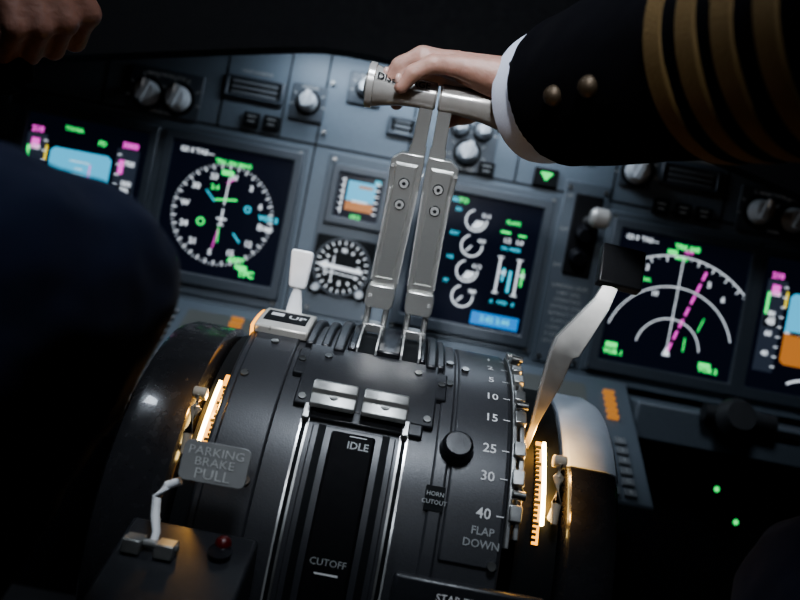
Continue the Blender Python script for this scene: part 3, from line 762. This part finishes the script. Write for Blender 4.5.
b = B('white'); b.tube([(-0.131, 0.562, -0.158), (-0.140, 0.562, -0.163), (-0.1455, 0.560, -0.172), (-0.143, 0.556, -0.184), (-0.139, 0.552, -0.194), (-0.139, 0.548, -0.204)], [0.003, 0.0034, 0.0034, 0.0034, 0.003, 0.003], 12)
make(b, 'brake_stem', root)
b = B('cap')
for x in (-0.150, -0.127): b.box((x, 0.540, -0.2005), (0.013, 0.016, 0.010))
b.tube([(-0.158, 0.541, -0.199), (-0.119, 0.541, -0.199)], 0.003, 10)
make(b, 'brake_clip', root, bevel=0.001)
b = B('red'); b.sphere((-0.0914, 0.556, -0.195), 0.0060); make(b, 'warning_lamp', root)
b = B('gloss'); b.tube([W.inverted() @ Vector((-0.0914, 0.447, 0.43)), W.inverted() @ Vector((-0.0914, 0.447, 0.4475))], 0.0085, 18)
make(b, 'lamp_collar', root)

# ------------------------------------------------------------------ people
def tw(p): return W @ Vector(p)
def person(side, arm_pts, arm_r, hand_builder, label, knee, ankle, skin='skin', kr=0.080, shin=0.066, thigh=None):
    s = side
    b = B(skin)
    b.chain(arm_pts, arm_r)
    hand_builder(b)
    sh = arm_pts[-1]
    tx = s*0.58
    b.chain([(tx, -0.16, 0.50), (tx, -0.20, 0.75), (tx, -0.18, 0.98), (tx, -0.16, 1.10), (tx, -0.14, 1.16)], [0.12, 0.12, 0.13, 0.06, 0.055])
    b.bone(sh, 0.05, (tx, -0.17, 1.02), 0.08)
    b.bone((tx, -0.17, 1.02), 0.08, (tx+s*0.19, -0.15, 0.98), 0.05)
    b.chain([(tx+s*0.19, -0.15, 0.98), (tx+s*0.22, -0.05, 0.72), (tx+s*0.10, 0.16, 0.62)], [0.05, 0.04, 0.03])
    b.sphere((tx, -0.12, 1.29), (0.078, 0.098, 0.118), 24, 16); b.sphere((tx, -0.02, 1.27), (0.012, 0.018, 0.02)); b.sphere((tx-0.08, -0.12, 1.28), (0.012, 0.02, 0.03)); b.sphere((tx+0.08, -0.12, 1.28), (0.012, 0.02, 0.03))
    legs = ((knee, ankle), ((knee[0]+s*0.42, knee[1]-0.02, knee[2]-0.06), (ankle[0]+s*0.36, ankle[1], ankle[2])))
    for n_, (k_, a_) in enumerate(legs):
        hip = (tx-s*0.09 if n_ == 0 else tx+s*0.09, -0.12, 0.50)
        b.chain([hip, k_, a_], [0.075, 0.045, 0.030])
    P = make(b, 'person', None, ID, remesh=0.0028, smooth_it=3, label=label, category='person', group='pilots')
    b = B('navy')
    for n_, (k_, a_) in enumerate(legs):
        hip = (tx-s*0.09 if n_ == 0 else tx+s*0.09, -0.12, 0.50)
        K = Vector(k_); H = Vector(hip); A = Vector(a_)
        th_ = [Vector(thigh)] if (thigh and n_ == 0) else [H.lerp(K, 0.85)]
        tr_ = [0.075] if (thigh and n_ == 0) else [kr+0.007]
        b.chain([H, H.lerp(K, 0.55)] + th_ + [K, K.lerp(A, 0.25), K.lerp(A, 0.95)], [0.105, 0.098] + tr_ + [kr, shin+0.006, shin-0.008])
    b.sphere((tx, -0.15, 0.52), (0.17, 0.14, 0.12))
    make(b, 'trousers', P, ID, remesh=0.005, smooth_it=6, disp=0.010)
    b = B('hair'); b.sphere((tx, -0.135, 1.315), (0.083, 0.098, 0.108), 24, 16); make(b, 'hair', P, ID)
    for k_, a_ in legs:
        b = B('leather'); x = a_[0]; b.chain([(x, a_[1]-0.03, 0.05), (x, a_[1]+0.08, 0.045), (x, a_[1]+0.18, 0.033)], [0.048, 0.045, 0.032]); make(b, 'shoe', P, ID, remesh=0.006, smooth_it=3)
    return P, tx

wr = Vector((0.108, 0.688, 0.202))
def hand_r(b):
    T = lambda pts: [tw(p) for p in pts]
    kn = {'p': (0.014, 0.674, 0.2085), 'r': (0.010, 0.690, 0.2155), 'm': (0.007, 0.708, 0.2175), 'i': (0.010, 0.727, 0.215)}
    for k_, y in (('p', 0.678), ('r', 0.688), ('m', 0.698), ('i', 0.708)):
        b.chain(T([(0.097, y, 0.203), (0.055, (y+kn[k_][1])/2, 0.212 if k_ != 'p' else 0.207), kn[k_]]), [0.021, 0.0175, 0.0112 if k_ != 'p' else 0.0104])
    b.chain(T([(0.065, 0.680, 0.198), (0.035, 0.682, 0.2025), (0.017, 0.690, 0.207)]), [0.014, 0.011, 0.009])
    b.finger(T([kn['p'], (-0.010, 0.666, 0.2040), (-0.026, 0.670, 0.194), (-0.034, 0.676, 0.182)]), [0.0104, 0.0086, 0.0078, 0.0066])
    b.finger(T([kn['r'], (-0.021, 0.682, 0.2140), (-0.039, 0.686, 0.2030), (-0.046, 0.691, 0.1890)]), [0.0114, 0.0094, 0.0084, 0.0070])
    b.finger(T([kn['m'], (-0.024, 0.714, 0.2180), (-0.045, 0.724, 0.2065), (-0.051, 0.728, 0.1925)]), [0.0114, 0.0096, 0.0086, 0.0072])
    b.finger(T([kn['i'], (-0.018, 0.740, 0.213), (-0.035, 0.750, 0.200), (-0.039, 0.752, 0.186)]), [0.0108, 0.0092, 0.0083, 0.0070])
    b.finger(T([(0.072, 0.710, 0.204), (0.048, 0.735, 0.196), (0.028, 0.742, 0.186), (0.010, 0.738, 0.176)]), [0.015, 0.0125, 0.0105, 0.0085])
c0 = Vector((0.0935, 0.680, 0.1985)); c1 = Vector((0.2150, 0.46, 0.206)); ax = (c1-c0)
elb = c0 + ax*1.30
Pr, txr = person(1, [tw(wr), tw(wr.lerp(elb, 0.55)), tw(elb), Vector((0.42, -0.12, 1.03))], [0.026, 0.034, 0.040, 0.045], hand_r,
      'person in dark jacket with four gold sleeve stripes gripping levers', (0.345, 0.44, 0.49), (0.40, 0.50, 0.10))
for p_ in ((-0.0372, 0.6715, 0.1872), (-0.0498, 0.687, 0.1952)):
    b = B('nail'); b.sphere(tw(p_), (0.0030, 0.0028, 0.0050), 12, 8); make(b, 'fingernail', Pr, ID)
def sr(s): return 0.0605 + 0.016*s
b = B('jacket')
ss = (0.085, 0.11, 0.3, 0.5, 0.7, 0.9, 1.1, 1.35)
b.tube([tw(c0+ax*s) for s in ss], [sr(s)-(0.001 if s < .09 else 0) for s in ss], 40)
b.chain([tw(c0+ax*1.30), Vector((0.36, 0.06, 1.0)), Vector((0.42, -0.12, 1.02))], [0.082, 0.082, 0.085])
b.chain([Vector((txr, -0.17, 0.60)), Vector((txr, -0.20, 0.80)), Vector((txr, -0.18, 1.0))], [0.165, 0.165, 0.15])
b.chain([Vector((0.42, -0.12, 1.02)), Vector((txr, -0.18, 1.02)), Vector((txr+.19, -0.15, 1.0)), Vector((txr+.23, -0.05, .72)), Vector((txr+.13, .13, .64))], [0.08, 0.09, 0.08, 0.07, 0.055])
jk = make(b, 'jacket', Pr, ID, remesh=0.0045, smooth_it=3, disp=0.005)
for s0 in (0.755, 0.86, 0.965, 1.08):
    b = B('gold'); q = [s0-0.032, s0-0.028, s0, s0+0.028, s0+0.032]
    ex = [-0.002, 0.0030, 0.0035, 0.0030, -0.002]
    b.tube([tw(c0+ax*s) for s in q], [sr(s)+e for s, e in zip(q, ex)], 56); make(b, 'gold_stripe', jk, ID)
u_ = ax.normalized()
for s0 in (0.34, 0.50):
    p = c0+ax*s0; d = -p.normalized(); d = (d - u_*d.dot(u_)).normalized()
    b = B('brass'); b.sphere(tw(p + d*(sr(s0)+0.001)), 0.0080, 18, 10); make(b, 'sleeve_button', jk, ID)
b = B('shirt'); q0 = c0 - u_*0.011; q1 = c0 + ax*0.25
Z = Vector((0, 0, 1)); U = u_.cross(Z).normalized(); V = U.cross(u_).normalized()
def ring(c, r): return [tw(c + U*(r*0.92*cos(2*pi*j/40)) + V*(r*sin(2*pi*j/40))) for j in range(40)]
b.loft([ring(q1, 0.046), ring(q0+ax*0.02, 0.0515), ring(q0-u_*0.001, 0.0540), ring(q0, 0.0562), ring(q0+ax*0.04, 0.0580), ring(q1, 0.0590)], caps=False)
make(b, 'shirt_cuff', Pr, ID)
# left seat pilot
wl = (-0.352, 0.575, 0.235)
def hand_l(b):
    T = lambda pts: [tw(p) for p in pts]
    kn = [(-0.292, 0.628, 0.180), (-0.300, 0.612, 0.166), (-0.312, 0.600, 0.155), (-0.326, 0.590, 0.148)]
    for i, k_ in enumerate(kn):
        b.chain(T([(-0.345+0.004*(1.5-i), 0.585, 0.232), k_]), [0.020, 0.0125-0.0008*i])
    for i, k_ in enumerate(kn):
        K = Vector(k_); r = 0.0105-0.0006*i
        b.finger(T([K, K+Vector((-0.016, 0.022, -0.018)), K+Vector((-0.036, 0.030, -0.012)), K+Vector((-0.046, 0.022, 0.002))]), [r, r*.95, r*.88, r*.8])
    b.finger(T([(-0.330, 0.610, 0.215), (-0.318, 0.640, 0.192), (-0.330, 0.655, 0.170), (-0.346, 0.655, 0.158)]), [0.016, 0.013, 0.011, 0.009])
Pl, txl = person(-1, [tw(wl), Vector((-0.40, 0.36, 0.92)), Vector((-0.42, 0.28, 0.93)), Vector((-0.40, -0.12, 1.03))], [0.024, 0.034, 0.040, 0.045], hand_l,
      'person in navy trousers with bent knee and hand on column', (-0.181, 0.387, 0.650), (-0.38, 0.34, 0.10), 'skindim', 0.063, 0.044, (-0.212, 0.340, 0.660))
b = B('jacket')
A0 = tw(wl); A1 = Vector((-0.42, 0.28, 0.93))
b.chain([A0.lerp(A1, 0.35), A1, Vector((-0.40, -0.12, 1.03)), Vector((txl, -0.18, 1.02)), Vector((txl-.19, -0.15, 1.0)), Vector((txl-.23, -0.05, .72)), Vector((txl-.13, .13, .64))], [0.05, 0.065, 0.08, 0.09, 0.08, 0.07, 0.055])
b.chain([Vector((txl, -0.17, 0.60)), Vector((txl, -0.20, 0.80)), Vector((txl, -0.18, 1.0))], [0.165, 0.165, 0.15])
make(b, 'jacket', Pl, ID, remesh=0.006, smooth_it=4, disp=0.008)
b = B('black')
b.tube([tw((-0.335, 0.622, 0.118)), tw((-0.345, 0.632, 0.165)), tw((-0.36, 0.640, 0.205))], [0.013, 0.015, 0.014], 16)
b.tube([tw((-0.335, 0.622, 0.118)), tw((-0.40, 0.63, 0.10)), tw((-0.55, 0.66, 0.09)), tw((-0.70, 0.64, 0.09)), tw((-0.76, 0.62, 0.18))], [0.013, 0.016, 0.025, 0.016, 0.014], 16)
yk = tw((-0.55, 0.68, 0.06)); b.tube([yk, Vector((-0.55, yk.y+0.05, 0.0))], [0.025, 0.035], 16)
make(b, 'control_column', None, ID, label='black control column and wheel before the pilot', category='control column')
for s in (-1, 1):
    r = empty('pilot_seat', (s*0.58, -0.15, 0), label='dark fabric pilot seat on floor pedestal', category='seat', group='pilot seats')
    wbox('seat_cushion', (s*0.58-0.22, -0.36, 0.30), (s*0.58+0.22, 0.10, 0.40), 'seat', r, bevel=0.02)
    wbox('seat_back', (s*0.58-0.22, -0.50, 0.40), (s*0.58+0.22, -0.39, 1.05), 'seat', r, bevel=0.03)
    wbox('seat_base', (s*0.58-0.12, -0.28, 0), (s*0.58+0.12, 0.0, 0.30), 'black', r, bevel=0.01)

# ------------------------------------------------------------------ lights
def area(name, loc, target, size, sy, power, color, spread=180):
    l = bpy.data.lights.new(name, 'AREA'); l.shape = 'RECTANGLE'; l.size = size; l.size_y = sy; l.energy = power; l.color = color; l.spread = radians(spread)
    o = bpy.data.objects.new(name, l); COL.objects.link(o); o.location = loc
    o.rotation_euler = (Vector(target)-Vector(loc)).to_track_quat('-Z', 'Y').to_euler(); return o
area('flood_strip', tw((0, 0.985, 0.312)), tw((0, 1.05, 0.05)), 0.74, 0.02, 1.75, (0.76, 0.87, 1))
area('overhead_fill', (0.0, 0.42, 1.62), (0.0, 0.70, 0.5), 0.26, 0.22, 3.2, (0.82, 0.90, 1), 110)  # unseen overhead fill, added to light drum, levers and knee
area('side_fill', (-0.75, 0.75, 1.45), (-0.12, 0.5, 0.45), 0.25, 0.15, 1.0, (0.80, 0.89, 1), 90)  # unseen fill from upper left, added for highlights on the left wheel
area('lever_fill_spot', (-0.10, -0.20, 1.55), (0.0, 0.71, 0.66), 0.10, 0.10, 0.36, (0.92, 0.95, 1), 24)  # unseen narrow spot added above and behind to brighten the levers
area('rear_fill', (-0.05, -0.55, 1.55), (0.0, 0.7, 0.6), 0.3, 0.3, 1.0, (0.82, 0.9, 1))  # unseen fill added behind the camera to lift levers and knee
def pt(name, p, e, c, r=0.004):
    l = bpy.data.lights.new(name, 'POINT'); l.energy = e; l.color = c; l.shadow_soft_size = r
    o = bpy.data.objects.new(name, l); COL.objects.link(o); o.location = tw(p)
pt('amber_lamp', D(0.1505, 56, 0.188), 0.12, (1, 0.5, 0.11))
pt('amber_lamp', D(0.1380, 41, 0.192), 0.14, (1, 0.5, 0.11))
pt('amber_lamp', D(-0.1400, 47, 0.192), 0.16, (1, 0.5, 0.11))
w = bpy.data.worlds.new('dim'); scene.world = w; w.use_nodes = True
w.node_tree.nodes['Background'].inputs[0].default_value = (0.02, 0.025, 0.035, 1); w.node_tree.nodes['Background'].inputs[1].default_value = 0.3
try: scene.view_settings.look = 'AgX - Medium High Contrast'
except Exception: pass

# ------------------------------------------------------------------ camera
cd = bpy.data.cameras.new('camera'); cam = bpy.data.objects.new('camera', cd); COL.objects.link(cam)
cd.sensor_width = 36; cd.lens = 35.0; cd.clip_start = 0.01
th = radians(10.8)
r_ = Vector((cos(th), 0, sin(th))); u_ = Vector((-sin(th), 0, cos(th))); bk = Vector((0, -1, 0))
rot = Matrix((r_, u_, bk)).transposed().to_4x4()
cam.matrix_world = W @ rot
cd.dof.use_dof = True; cd.dof.focus_distance = 0.66; cd.dof.aperture_fstop = 3.6
scene.camera = cam
